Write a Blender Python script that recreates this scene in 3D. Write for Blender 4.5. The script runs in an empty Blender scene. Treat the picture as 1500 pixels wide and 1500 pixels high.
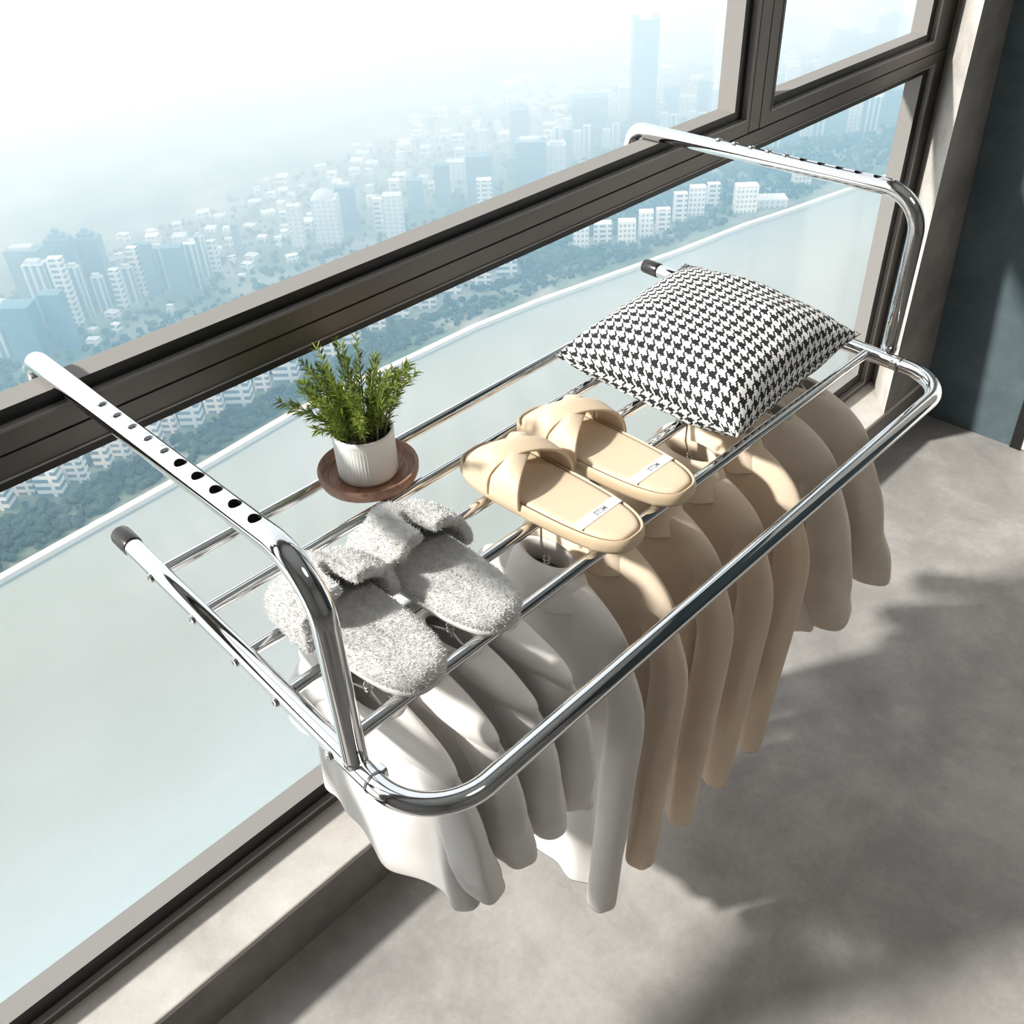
import bpy, bmesh, math, random
from mathutils import Vector, Matrix, noise

random.seed(7)
sc = bpy.context.scene
COL = sc.collection
PI = math.pi

# ------------------------------------------------------------------ camera
RM = ((0.7010179, -0.7121475, -0.0376810),
      (-0.4625493, -0.4138331, -0.7840856),
      (0.5427910, 0.5670874, -0.6195078))          # rows: right, down, forward
F_PX = 1376.6
CAM_Z = 0.65
right, down, fwd = (Vector(r) for r in RM)
cam_d = bpy.data.cameras.new('camera')
cam_d.sensor_width = 36.0
cam_d.lens = F_PX / 1500.0 * 36.0
cam_d.clip_start = 0.02
cam_d.clip_end = 20000.0
cam = bpy.data.objects.new('camera', cam_d)
COL.objects.link(cam)
m3 = Matrix((right, -down, -fwd)).transposed()
cam.matrix_world = Matrix.Translation((0, 0, CAM_Z)) @ m3.to_4x4()
sc.camera = cam


def ray(u, v):
    return right * ((u - 750) / F_PX) + down * ((v - 750) / F_PX) + fwd


def ground_at(u, v, z):
    d = ray(u, v)
    t = (z - CAM_Z) / d.z
    return Vector((0, 0, CAM_Z)) + d * t


def px_of(p):
    q = Vector(p) - Vector((0, 0, CAM_Z))
    w = q.dot(fwd)
    return 750 + F_PX * q.dot(right) / w, 750 + F_PX * q.dot(down) / w, w


# ------------------------------------------------------------------ helpers
def put(o, parent=None):
    COL.objects.link(o)
    if parent is not None:
        o.parent = parent
    return o


def empty(name, loc=(0, 0, 0), rot=(0, 0, 0)):
    o = bpy.data.objects.new(name, None)
    o.empty_display_size = 0.02
    o.location = loc
    o.rotation_euler = rot
    return put(o)


def tag(o, label=None, cat=None, group=None, kind=None):
    if label: o['label'] = label
    if cat: o['category'] = cat
    if group: o['group'] = group
    if kind: o['kind'] = kind
    return o


def mesh_obj(name, verts, faces, mats, parent=None, smooth=False, mi=None, uv=None):
    me = bpy.data.meshes.new(name)
    me.from_pydata([tuple(v) for v in verts], [], faces)
    if not isinstance(mats, (list, tuple)):
        mats = [mats]
    for m in mats:
        me.materials.append(m)
    if mi:
        for p, k in zip(me.polygons, mi):
            p.material_index = k
    if uv:
        ul = me.uv_layers.new(name='UVMap')
        for l in me.loops:
            ul.data[l.index].uv = uv[l.vertex_index]
    for p in me.polygons:
        p.use_smooth = smooth
    me.update()
    return put(bpy.data.objects.new(name, me), parent)


class MB:
    def __init__(s):
        s.v = []; s.f = []; s.m = []; s.uv = []

    def add(s, v, f, m=0):
        o = len(s.v)
        s.v += [Vector(p) for p in v]
        s.f += [tuple(i + o for i in q) for q in f]
        s.m += [m] * len(f)
        return s

    def box(s, a, b, m=0):
        x0, y0, z0 = a; x1, y1, z1 = b
        v = [(x0, y0, z0), (x1, y0, z0), (x1, y1, z0), (x0, y1, z0), (x0, y0, z1), (x1, y0, z1), (x1, y1, z1), (x0, y1, z1)]
        return s.add(v, [(0, 3, 2, 1), (4, 5, 6, 7), (0, 1, 5, 4), (1, 2, 6, 5), (2, 3, 7, 6), (3, 0, 4, 7)], m)

    def prism(s, poly, z0, z1, m=0):
        n = len(poly)
        v = [(x, y, z0) for x, y in poly] + [(x, y, z1) for x, y in poly]
        f = [tuple(reversed(range(n))), tuple(range(n, 2 * n))] + [(i, (i + 1) % n, n + (i + 1) % n, n + i) for i in range(n)]
        return s.add(v, f, m)

    def tube(s, pts, r, n=16, cap=True, m=0):
        v, f = tube_mesh(pts, r, n, cap)
        return s.add(v, f, m)

    def obj(s, name, mats, parent=None, smooth=False):
        return mesh_obj(name, s.v, s.f, mats, parent, smooth, s.m)


def tube_mesh(pts, r, n=16, cap=True):
    pts = [Vector(p) for p in pts]
    k = len(pts)
    rs = r if isinstance(r, (list, tuple)) else [r] * k
    T = []
    for i in range(k):
        a = pts[max(i - 1, 0)]; b = pts[min(i + 1, k - 1)]
        T.append((b - a).normalized())
    ref = Vector((0, 0, 1)) if abs(T[0].z) < .9 else Vector((1, 0, 0))
    N = (ref - T[0] * ref.dot(T[0])).normalized()
    v = []; f = []
    for i in range(k):
        N = (N - T[i] * N.dot(T[i])).normalized()
        B = T[i].cross(N)
        for j in range(n):
            a = 2 * PI * j / n
            v.append(pts[i] + (N * math.cos(a) + B * math.sin(a)) * rs[i])
    for i in range(k - 1):
        for j in range(n):
            f.append((i * n + j, i * n + (j + 1) % n, (i + 1) * n + (j + 1) % n, (i + 1) * n + j))
    if cap:
        f.append(tuple(reversed(range(n))))
        f.append(tuple(range((k - 1) * n, k * n)))
    return v, f


def fillet(pts, r, seg=10):
    pts = [Vector(p) for p in pts]
    rs = r if isinstance(r, (list, tuple)) else [r] * len(pts)
    out = [pts[0]]
    for i in range(1, len(pts) - 1):
        p = pts[i]; a = (pts[i - 1] - p).normalized(); b = (pts[i + 1] - p).normalized()
        ang = a.angle(b)
        d = rs[i] / math.tan(ang / 2)
        c = p + (a + b).normalized() * (rs[i] / math.sin(ang / 2))
        s0 = p + a * d - c; s1 = p + b * d - c
        tot = s0.angle(s1)
        ax = s0.cross(s1).normalized()
        for k in range(seg + 1):
            out.append(c + Matrix.Rotation(tot * k / seg, 3, ax) @ s0)
    out.append(pts[-1])
    return out


def shade_auto(o, ang=40):
    me = o.data
    bm = bmesh.new(); bm.from_mesh(me)
    for f in bm.faces: f.smooth = True
    for e in bm.edges:
        if len(e.link_faces) == 2 and e.calc_face_angle(0) > math.radians(ang):
            e.smooth = False
    bm.to_mesh(me); bm.free()
    return o


def bevel(o, w, seg=2, ang=40):
    m = o.modifiers.new('bevel', 'BEVEL'); m.width = w; m.segments = seg; m.limit_method = 'ANGLE'; m.angle_limit = math.radians(ang)
    m.harden_normals = False
    return o


def subsurf(o, n=1):
    m = o.modifiers.new('subsurf', 'SUBSURF'); m.levels = n; m.render_levels = n
    return o


def solidify(o, t, off=0.0):
    m = o.modifiers.new('solidify', 'SOLIDIFY'); m.thickness = t; m.offset = off
    return o


# ------------------------------------------------------------------ materials
class NT:
    def __init__(s, name):
        s.mat = bpy.data.materials.new(name)
        s.mat.use_nodes = True
        s.t = s.mat.node_tree
        s.t.nodes.clear()
        s.out = s.n('ShaderNodeOutputMaterial')

    def n(s, typ, **kw):
        nd = s.t.nodes.new(typ)
        for k, v in kw.items():
            if k.startswith('i_'):
                nd.inputs[k[2:].replace('_', ' ')].default_value = v
            else:
                setattr(nd, k, v)
        return nd

    def l(s, a, b):
        s.t.links.new(a, b)

    def math(s, op, a, b=None, c=None):
        nd = s.n('ShaderNodeMath', operation=op)
        for i, x in enumerate((a, b, c)):
            if x is None: continue
            if isinstance(x, (int, float)): nd.inputs[i].default_value = x
            else: s.l(x, nd.inputs[i])
        return nd.outputs[0]

    def bsdf(s, col=(.8, .8, .8), rough=.5, metal=0., **kw):
        b = s.n('ShaderNodeBsdfPrincipled')
        b.inputs['Base Color'].default_value = (*col, 1)
        b.inputs['Roughness'].default_value = rough
        b.inputs['Metallic'].default_value = metal
        for k, v in kw.items():
            b.inputs[k.replace('_', ' ')].default_value = v
        s.l(b.outputs[0], s.out.inputs['Surface'])
        return b

    def ramp(s, fac, stops):
        r = s.n('ShaderNodeValToRGB')
        cr = r.color_ramp
        while len(cr.elements) < len(stops): cr.elements.new(.5)
        for e, (p, c) in zip(cr.elements, stops):
            e.position = p; e.color = (*c, 1) if len(c) == 3 else c
        s.l(fac, r.inputs[0])
        return r.outputs[0]

    def noise(s, scale, detail=4, rough=.55, vec=None, dist=0.):
        nd = s.n('ShaderNodeTexNoise')
        nd.inputs['Scale'].default_value = scale
        nd.inputs['Detail'].default_value = detail
        nd.inputs['Roughness'].default_value = rough
        nd.inputs['Distortion'].default_value = dist
        if vec is not None: s.l(vec, nd.inputs['Vector'])
        return nd.outputs['Fac']

    def obj_co(s, scale=None):
        tc = s.n('ShaderNodeTexCoord')
        if scale is None: return tc.outputs['Object']
        mp = s.n('ShaderNodeMapping')
        mp.inputs['Scale'].default_value = scale
        s.l(tc.outputs['Object'], mp.inputs[0])
        return mp.outputs[0]

    def bump(s, h, b, strength=.3, dist=.01):
        nd = s.n('ShaderNodeBump')
        nd.inputs['Strength'].default_value = strength
        nd.inputs['Distance'].default_value = dist
        s.l(h, nd.inputs['Height'])
        s.l(nd.outputs[0], b.inputs['Normal'])

    def mix(s, fac, a, b, mode='MIX'):
        nd = s.n('ShaderNodeMix', data_type='RGBA', blend_type=mode)
        for i, x in ((0, fac), (6, a), (7, b)):
            if isinstance(x, (int, float)): nd.inputs[i].default_value = x
            elif isinstance(x, tuple): nd.inputs[i].default_value = (*x, 1)
            else: s.l(x, nd.inputs[i])
        return nd.outputs[2]


def simple(name, col, rough=.5, metal=0., **kw):
    t = NT(name); t.bsdf(col, rough, metal, **kw); return t.mat


def m_chrome(name='polished_steel', col=(.78, .78, .78), rough=.06):
    t = NT(name); b = t.bsdf(col, rough, 1.0)
    nz = t.noise(9, 3, .5, t.obj_co((1, 1, 1)))
    t.l(t.math('MULTIPLY_ADD', nz, .05, rough - .025), b.inputs['Roughness'])
    return t.mat


def m_concrete(name, stops, scale=1.0, rough=.75, bump=.15):
    t = NT(name); b = t.bsdf(rough=rough)
    co = t.obj_co((scale, scale, scale))
    a = t.noise(1.7, 6, .6, co, .6)
    c = t.noise(6.5, 8, .62, co, .3)
    e = t.noise(60, 6, .7, co)
    mixv = t.math('ADD', t.math('MULTIPLY', a, .55), t.math('ADD', t.math('MULTIPLY', c, .3), t.math('MULTIPLY', e, .15)))
    t.l(t.ramp(mixv, stops), b.inputs['Base Color'])
    t.bump(e, b, bump, .004)
    return t.mat


def m_fabric(name, col, col2, scale=900, bump=.25, rough=.9):
    t = NT(name); b = t.bsdf(col, rough)
    b.inputs['Sheen Weight'].default_value = .15
    co = t.obj_co()
    a = t.noise(22, 5, .6, co)
    t.l(t.mix(t.ramp(a, [(.35, (0, 0, 0)), (.7, (1, 1, 1))]), col, col2), b.inputs['Base Color'])
    w = t.noise(scale, 2, .5, co)
    t.bump(w, b, bump, .001)
    return t.mat


CHROME = m_chrome()
CHROME_IN = simple('tube_bore_steel', (.05, .05, .05), .5, .6)
BLACK_RUB = simple('black_rubber', (.012, .012, .012), .45)
DARK_PLASTIC = simple('black_end_cap_plastic', (.02, .019, .018), .28)
FRAME = None
def _frame():
    t = NT('dark_bronze_aluminium'); b = t.bsdf((.125, .115, .107), .36, .4)
    nz = t.noise(260, 3, .6, t.obj_co((.05, 1, 1)))
    t.l(t.math('MULTIPLY_ADD', nz, .12, .3), b.inputs['Roughness'])
    return t.mat
FRAME = _frame()
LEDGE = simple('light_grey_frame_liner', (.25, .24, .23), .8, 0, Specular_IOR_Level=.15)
GASKET = simple('black_gasket', (.006, .006, .006), .45)
BEAD = simple('grey_glazing_bead', (.25, .24, .23), .4, .3)
SILL = m_concrete('sill_concrete', [(.3, (.30, .275, .25)), (.5, (.47, .44, .41)), (.68, (.60, .575, .55))], 3.0)
WALLC = m_concrete('wall_concrete', [(.3, (.12, .11, .105)), (.5, (.20, .185, .175)), (.7, (.29, .27, .255))], 2.5)
FLOORM = m_concrete('floor_polished_concrete', [(.3, (.17, .162, .155)), (.47, (.285, .272, .26)), (.56, (.37, .352, .335)), (.72, (.50, .475, .45))], 1.6, .55, .12)
SLATE = m_concrete('blue_slate_plaster', [(.3, (.05, .073, .086)), (.5, (.075, .106, .122)), (.7, (.115, .15, .168))], 2.5, .8, .2)
PLASTER = m_concrete('room_plaster', [(.3, (.2, .19, .18)), (.5, (.32, .31, .30)), (.7, (.4, .39, .38))], 1.0)
CEILM = simple('ceiling_white', (.75, .75, .74), .9)


def m_glass():
    t = NT('window_glass')
    tr = t.n('ShaderNodeBsdfTransparent'); tr.inputs[0].default_value = (.985, .995, .995, 1)
    gl = t.n('ShaderNodeBsdfGlossy'); gl.inputs['Roughness'].default_value = .01
    fr = t.n('ShaderNodeLayerWeight'); fr.inputs[0].default_value = .5
    mx = t.n('ShaderNodeMixShader')
    t.l(t.math('MULTIPLY_ADD', t.math('POWER', fr.outputs['Facing'], 5.), .5, .012), mx.inputs[0]); t.l(tr.outputs[0], mx.inputs[1]); t.l(gl.outputs[0], mx.inputs[2])
    t.l(mx.outputs[0], t.out.inputs['Surface'])
    return t.mat
GLASS = m_glass()

# ------------------------------------------------------------------ room shell
FL = -0.735
YW = 0.757            # room face of the window wall
YF = 0.853            # face of the window frames
SZ = -0.6225          # sill top
CE = 1.95
XL, YB = -1.75, -2.7


def xs(z):            # the slate side wall leans slightly
    return 2.245 - (z - FL) * 0.098


st = lambda o: tag(o, kind='structure')
mb = MB(); mb.box((XL - .1, YB - .1, FL - .1), (2.9, 1.0, FL)); st(mb.obj('floor', FLOORM))
mb = MB(); mb.box((XL - .1, YB - .1, CE), (2.9, 1.0, CE + .1)); st(mb.obj('ceiling', CEILM))
# window wall: low sill wall, right pier with splayed reveal, header, left pier
mb = MB(); mb.box((XL, YW, FL), (2.3, .93, SZ - .012)); st(mb.obj('wall_window_base', WALLC))
mb = MB(); mb.box((XL, YW - .002, SZ - .012), (2.2, .90, SZ)); o = mb.obj('trim_1', SILL); bevel(o, .003); st(o)
mb = MB()
pier = [(2.0, YW), (xs(FL) + .05, YW), (xs(FL) + .05, .9), (2.125, .9), (2.125, YF)]
mb.prism(pier, SZ, CE)
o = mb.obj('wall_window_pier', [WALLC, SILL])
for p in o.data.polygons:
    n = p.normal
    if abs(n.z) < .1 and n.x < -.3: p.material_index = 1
st(o)
mb = MB(); mb.box((XL, YW, 1.75), (2.0, 1.0, CE)); st(mb.obj('wall_window_header', WALLC))
mb = MB(); mb.box((XL, YW, SZ), (-1.5, 1.0, 1.75)); st(mb.obj('wall_window_left_pier', WALLC))
# slate side wall with a door opening further along (its jamb shows at the frame's edge)
DY = 0.515
mb = MB()
def leanbox(y0, y1, z0, z1, t=.1, off=0.0):
    a, b = xs(z0) + off, xs(z1) + off
    mb.add([(a, y0, z0), (a + t, y0, z0), (a + t, y1, z0), (a, y1, z0), (b, y0, z1), (b + t, y0, z1), (b + t, y1, z1), (b, y1, z1)],
           [(0, 3, 2, 1), (4, 5, 6, 7), (0, 1, 5, 4), (1, 2, 6, 5), (2, 3, 7, 6), (3, 0, 4, 7)])
leanbox(DY, YW + .05, FL, CE)
leanbox(DY - .9, DY, 1.35, CE)
leanbox(YB, DY - .9, FL, CE)
st(mb.obj('wall_right', SLATE))
mb = MB(); leanbox(DY - .022, DY + .004, FL, 1.372, .09, -.006); leanbox(DY - .9, DY - .878, FL, 1.372, .09, -.006)
leanbox(DY - .9, DY, 1.35, 1.372, .09, -.006)
door = tag(mb.obj('door_1', GASKET), kind='structure')
mb = MB(); leanbox(DY - .878, DY - .022, FL + .004, 1.35, .04, -.003)
mb.obj('door_leaf', simple('white_door_paint', (.78, .77, .75), .5), door)
mb = MB(); mb.box((XL - .1, YB, FL), (XL, 1.0, CE)); st(mb.obj('wall_left', PLASTER))
mb = MB(); mb.box((XL - .1, YB - .1, FL), (2.9, YB, CE)); st(mb.obj('wall_back', PLASTER))

# ------------------------------------------------------------------ windows
def window(name, x0, x1, z0, z1, dl, dr, db, dt, face, glass_y, gz=0.008):
    """x0..z1: clear opening; d*: gasket widths; face: outer limits of the face (x0,x1,z0,z1)."""
    fx0, fx1, fz0, fz1 = face
    yo, yi = .897, .863
    def rect(a, b, c, d, y):
        return [(a, y, c), (b, y, c), (b, y, d), (a, y, d)]
    def strip(b, r0, r1, m=0):
        o = len(b.v)
        b.add(r0 + r1, [(i, (i + 1) % 4, 4 + (i + 1) % 4, 4 + i) for i in range(4)], m)
    bx0, bx1, bz0, bz1 = x0 - dl, x1 + dr, z0 - db, z1 + dt
    fr = MB()
    strip(fr, rect(bx0, bx1, bz0, bz1, YF + .001), rect(fx0, fx1, fz0, fz1, YF + .001))
    strip(fr, rect(fx0, fx1, fz0, fz1, YF + .001), rect(fx0, fx1, fz0, fz1, yo + .0015))
    strip(fr, rect(fx0, fx1, fz0, fz1, yo + .0015), rect(bx0, bx1, bz0, bz1, yo + .0015))
    strip(fr, rect(bx0, bx1, bz0, bz1, yo + .0015), rect(bx0, bx1, bz0, bz1, yi + .012))
    w = fr.obj(name, FRAME); bevel(w, .0012, 2)
    st(w)
    b = MB()   # thin bead along the inner lip of the face
    e = .0025
    strip(b, rect(bx0, bx1, bz0, bz1, yi), rect(bx0, bx1, bz0, bz1, YF))
    strip(b, rect(bx0, bx1, bz0, bz1, YF), rect(bx0 - e, bx1 + e, bz0 - e, bz1 + e, YF - .0006))
    strip(b, rect(bx0 - e, bx1 + e, bz0 - e, bz1 + e, YF - .0006), rect(bx0 - e, bx1 + e, bz0 - e, bz1 + e, YF + .004))
    b.obj('glazing_bead', BEAD, w)
    g = MB()
    strip(g, rect(x0, x1, z0, z1, yi), rect(bx0, bx1, bz0, bz1, yi))
    strip(g, rect(bx0, bx1, bz0, bz1, yi), rect(bx0, bx1, bz0, bz1, yi + .006))
    strip(g, rect(bx0, bx1, bz0, bz1, yi + .006), rect(x0, x1, z0, z1, yi + .006))
    g.obj('gasket', GASKET, w)
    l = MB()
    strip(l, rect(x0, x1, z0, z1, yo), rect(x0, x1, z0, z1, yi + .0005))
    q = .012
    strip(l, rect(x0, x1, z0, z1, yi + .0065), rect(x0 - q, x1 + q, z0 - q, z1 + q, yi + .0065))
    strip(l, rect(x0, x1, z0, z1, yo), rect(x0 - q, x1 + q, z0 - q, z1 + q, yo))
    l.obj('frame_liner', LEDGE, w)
    p = MB()
    ex = gz
    q = .014 if glass_y < .91 else .03
    p.box((x0 - q, glass_y, z0 - ex), (x1 + q, glass_y + .005, z1 + .014))
    p.obj('glass_pane', GLASS, w)
    return w

TOP = 1.70
window('window_1', -.42, 1.362, .206, TOP, .022, .020, .014, .014, (-.457, 1.3925, .1685, 1.748), .934, .041)
window('window_2', 1.477, 2.027, .206, TOP, .020, .018, .014, .014, (1.4265, 2.085, .1685, 1.748), .934, .041)
window('window_3', -1.44, 2.05, -.5755, .128, .022, .024, .0285, .014, (-1.498, 2.13, SZ + .0005, .166), .8988)
window('window_4', -1.44, -.535, .206, TOP, .022, .020, .014, .014, (-1.498, -.496, .1685, 1.748), .934, .041)
# mullion posts and the dark joints between the sashes
mb = MB()
mb.box((1.3943, YF + .001, .1685), (1.4247, .898, 1.748)); o = mb.obj('trim_2', FRAME); bevel(o, .001); st(o)
mb = MB()
mb.box((-.494, YF + .001, .1685), (-.459, .898, 1.748)); o = mb.obj('trim_3', FRAME); bevel(o, .001); st(o)
mb = MB()
mb.box((-1.498, YF + .007, .160), (2.12, .896, .1745)); mb.box((1.388, YF + .007, .18), (1.431, .896, 1.74)); mb.box((-.498, YF + .007, .18), (-.455, .896, 1.74))
mb.box((-1.498, .8965, .150), (2.12, .945, .1648))
st(mb.obj('trim_4', GASKET))
mb = MB(); mb.box((2.0855, YF + .0015, .1685), (2.1245, .898, 1.748)); st(mb.obj('trim_5', FRAME))

# ------------------------------------------------------------------ drying rack
rack = tag(empty('drying_rack', (.7, .6, 0)), 'polished chrome drying rack hooked over the dark window transom', 'drying rack')
def loc_fix(o):           # keep world placement while parented to the rack root
    o.matrix_parent_inverse = Matrix.Translation((-.7, -.6, 0)); return o
RL0, RL1 = Vector((.2495, .862, 0)), Vector((.2380, .427, 0))     # left rail back / front
RR0, RR1 = Vector((1.1820, .862, 0)), Vector((1.1480, .427, 0))
RR = .0102
def rl(y): t = (y - RL1.y) / (RL0.y - RL1.y); return RL1.lerp(RL0, t)
def rr(y): t = (y - RR1.y) / (RR0.y - RR1.y); return RR1.lerp(RR0, t)
BARY = (.800, .712, .631, .5616, .478)
for a, b in ((RL0, RL1), (RR0, RR1)):
    d = (a - b).normalized()
    mb = MB(); mb.tube([b + d * .0008, b + d * .12, a], RR, 32)
    rail = loc_fix(shade_auto(mb.obj('side_rail', CHROME, rack)))
    mb = MB(); mb.tube([a - d * .003, a - d * .0015, a, a + d * .027, a + d * .0295, a + d * .0305],
                       [.0104, .0113, .0117, .0117, .0109, .0092], 32)
    shade_auto(mb.obj('end_cap', DARK_PLASTIC, rail))
    s = -1 if a is RL0 else 1
    for y in BARY:
        c = (rl(y) if a is RL0 else rr(y)) + Vector((s * (RR - .002), 0, -.001))
        mb = MB(); mb.tube([c, c + Vector((s * .003, 0, 0)), c + Vector((s * .0042, 0, 0)), c + Vector((s * .005, 0, 0))], [.0052, .0052, .0045, .002], 20)
        mb.tube([c + Vector((s * .004, 0, 0)), c + Vector((s * .0056, 0, 0))], .0022, 6)
        shade_auto(mb.obj('screw', CHROME, rail))
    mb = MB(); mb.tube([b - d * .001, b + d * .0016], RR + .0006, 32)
    shade_auto(mb.obj('joint_ring', simple('joint_dark_steel', (.2, .2, .2), .3, 1.0), rail))  # dark steel ring at the seam between rail and front bar
for y in BARY:
    mb = MB(); mb.tube([rl(y) + Vector((.006, 0, 0)), (rl(y) + rr(y)) / 2, rr(y) - Vector((.006, 0, 0))], .0068, 24)
    bar = loc_fix(shade_auto(mb.obj('crossbar', CHROME, rack)))
# front bar bent round both ends into the rails
dl = (RL0 - RL1).normalized(); dr = (RR0 - RR1).normalized()
FY = .3585
pl = RL1 - dl * ((RL1.y - FY) / dl.y); pr = RR1 - dr * ((RR1.y - FY) / dr.y)
path = fillet([RL1 - dl * .0008, Vector((pl.x, FY, 0)), Vector((pr.x, FY, 0)), RR1 - dr * .0008], .064, 22)
mb = MB(); mb.tube(path, RR, 32)
loc_fix(shade_auto(mb.obj('front_bar', CHROME, rack)))
# arms with hooks
AZ = .2185
RA = .0106
def arm(base, sx):
    x, yb = base.x, base.y
    pts = fillet([Vector((x, yb, .004)), Vector((x, yb, AZ)), Vector((x, .912, AZ - .0005)), Vector((x, .921, .186))], [0, .052, .021, 0], 16)
    v, f = tube_mesh(pts, RA, 40)
    o = loc_fix(mesh_obj('hook_arm', v, f, [CHROME, CHROME_IN], rack, True))
    cut = MB()
    ys = [.627, .6005, .574, .5475, .521]
    for y in ys:
        n = 24
        ring = [(x + .0052 * math.cos(2 * PI * k / n), y + .0056 * math.sin(2 * PI * k / n)) for k in range(n)]
        cut.prism(ring, AZ + .0012, AZ + .02, 1)
    c = mesh_obj('cutter', cut.v, cut.f, [CHROME, CHROME_IN], None, False, cut.m)
    md = o.modifiers.new('b', 'BOOLEAN'); md.object = c; md.solver = 'EXACT'; md.operation = 'DIFFERENCE'
    bpy.context.view_layer.update()
    dg = bpy.context.evaluated_depsgraph_get()
    me = bpy.data.meshes.new_from_object(o.evaluated_get(dg))
    o.modifiers.clear(); o.data = me
    bpy.data.objects.remove(c)
    shade_auto(o, 35)
    for y in (.762, .735, .708, .681, .654):
        mb = MB(); z = AZ + RA
        mb.tube([(x, y, z - .003), (x, y, z + .0004), (x, y, z + .0016), (x, y, z + .0022)], [.0048, .0048, .0036, .0012], 20)
        shade_auto(mb.obj('snap_button', CHROME, o))
    # saddle collar where the arm meets the rail
    mb = MB(); mb.tube([(x, yb, .0075), (x, yb, .0115)], .0114, 32)
    shade_auto(mb.obj('weld_collar', CHROME, o))
arm(rl(.452), 1)
arm(Vector((1.1680, .456, 0)), -1)
for s, b in ((1, rl(.438)), (-1, rr(.442))):
    mb = MB(); mb.box((b.x + s * .006 - .006, b.y - .012, -.0055), (b.x + s * .006 + .008, b.y - .001, .0065))
    o = mb.obj('corner_bracket', CHROME, rack); bevel(o, .002, 3); loc_fix(o)

# ------------------------------------------------------------------ cushion
def m_houndstooth():
    t = NT('black_white_houndstooth'); b = t.bsdf(rough=.9)
    uv = t.n('ShaderNodeUVMap')
    sp = t.n('ShaderNodeSeparateXYZ'); t.l(uv.outputs[0], sp.inputs[0])
    N = 20 * 8.0
    i = t.math('FLOOR', t.math('MULTIPLY', sp.outputs[0], N)); j = t.math('FLOOR', t.math('MULTIPLY', sp.outputs[1], N))
    a = t.math('LESS_THAN', t.math('FLOORED_MODULO', i, 8.), 4.)
    c = t.math('LESS_THAN', t.math('FLOORED_MODULO', j, 8.), 4.)
    tw = t.math('LESS_THAN', t.math('FLOORED_MODULO', t.math('ADD', i, j), 4.), 2.)
    val = t.math('ADD', t.math('MULTIPLY', a, tw), t.math('MULTIPLY', c, t.math('SUBTRACT', 1., tw)))
    t.l(t.mix(val, (.80, .795, .785), (.008, .008, .009)), b.inputs['Base Color'])
    t.bump(t.noise(1400, 2, .5, t.obj_co()), b, .3, .0008)
    return t.mat

def cushion():
    root = tag(empty('cushion', (.98, .615, .0072)), 'square black and white houndstooth cushion lying on the far end of the rack', 'cushion')
    L = Vector((.812, .757, .036)); Fc = Vector((.806, .462, .038)); Rc = Vector((1.122, .478, .040)); Bc = Vector((1.158, .795, .040))
    n = 56
    wr = lambda q: .45 * q + .55 * (.5 - .5 * math.cos(PI * q))
    def shell(sign):
        v = []; uv = []
        for i in range(n + 1):
            for j in range(n + 1):
                s, t = wr(i / n), wr(j / n)
                # grid denser at the rim, corners pulled out
                p = (L * (1 - s) + Bc * s) * (1 - t) + (Fc * (1 - s) + Rc * s) * t
                a, c = 2 * s - 1, 2 * t - 1
                ctr = (L + Fc + Rc + Bc) / 4
                pinch = .052 * ((1 - a * a) * (abs(c) ** 5) + (1 - c * c) * (abs(a) ** 5))
                p = p + (ctr - p) * pinch * 1.6
                ea = 4.0 if a < 0 else 2.1; ec = 4.0 if c > 0 else 2.0
                h = ((1 - abs(a) ** ea) * (1 - abs(c) ** ec)) ** .62
                w = noise.noise(Vector((a * 2.2, c * 2.2, 3 + sign))) * .006 + noise.noise(Vector((a * 5, c * 5, 9))) * .002
                rim = min(1 - abs(a), 1 - abs(c))
                cr = .0032 * math.sin((math.atan2(c, a)) * 16) * max(0, 1 - rim * 5) * min(1, rim * 14)
                if sign > 0:
                    p = p + Vector((0, 0, h * (.060 + w) + cr))
                else:
                    z = p.z - h * (.055 + w) + cr
                    k = .0073
                    if z < k + .006:
                        z = k + .006 * math.exp(-(k + .006 - z) / .006)
                    p = Vector((p.x, p.y, z))
                v.append(p - Vector((.98, .615, .0072))); uv.append((s, t))
        # cloth coordinates follow the length of the surface, so the weave is not stretched on the steep sides
        h_ = n // 2
        cs = [0.0]; ct = [0.0]
        for i in range(1, n + 1):
            cs.append(cs[-1] + (v[i * (n + 1) + h_] - v[(i - 1) * (n + 1) + h_]).length)
            ct.append(ct[-1] + (v[h_ * (n + 1) + i] - v[h_ * (n + 1) + i - 1]).length)
        uv = [(cs[i] / .33, ct[j] / .33) for i in range(n + 1) for j in range(n + 1)]
        f = []
        for i in range(n):
            for j in range(n):
                q = (i * (n + 1) + j, i * (n + 1) + j + 1, (i + 1) * (n + 1) + j + 1, (i + 1) * (n + 1) + j)
                f.append(q if sign > 0 else tuple(reversed(q)))
        return v, f, uv
    M = m_houndstooth()
    v, f, uv = shell(1); v2, f2, uv2 = shell(-1)
    o = len(v)
    body = mesh_obj('cushion_cover', v + v2, f + [tuple(i + o for i in q) for q in f2], M, root, True, None, uv + [(u + .37, w) for u, w in uv2])
    bm = bmesh.new(); bm.from_mesh(body.data); bmesh.ops.remove_doubles(bm, verts=bm.verts, dist=1e-5); bmesh.ops.recalc_face_normals(bm, faces=bm.faces); bm.to_mesh(body.data); bm.free()
    subsurf(body, 1)
cushion()

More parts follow.
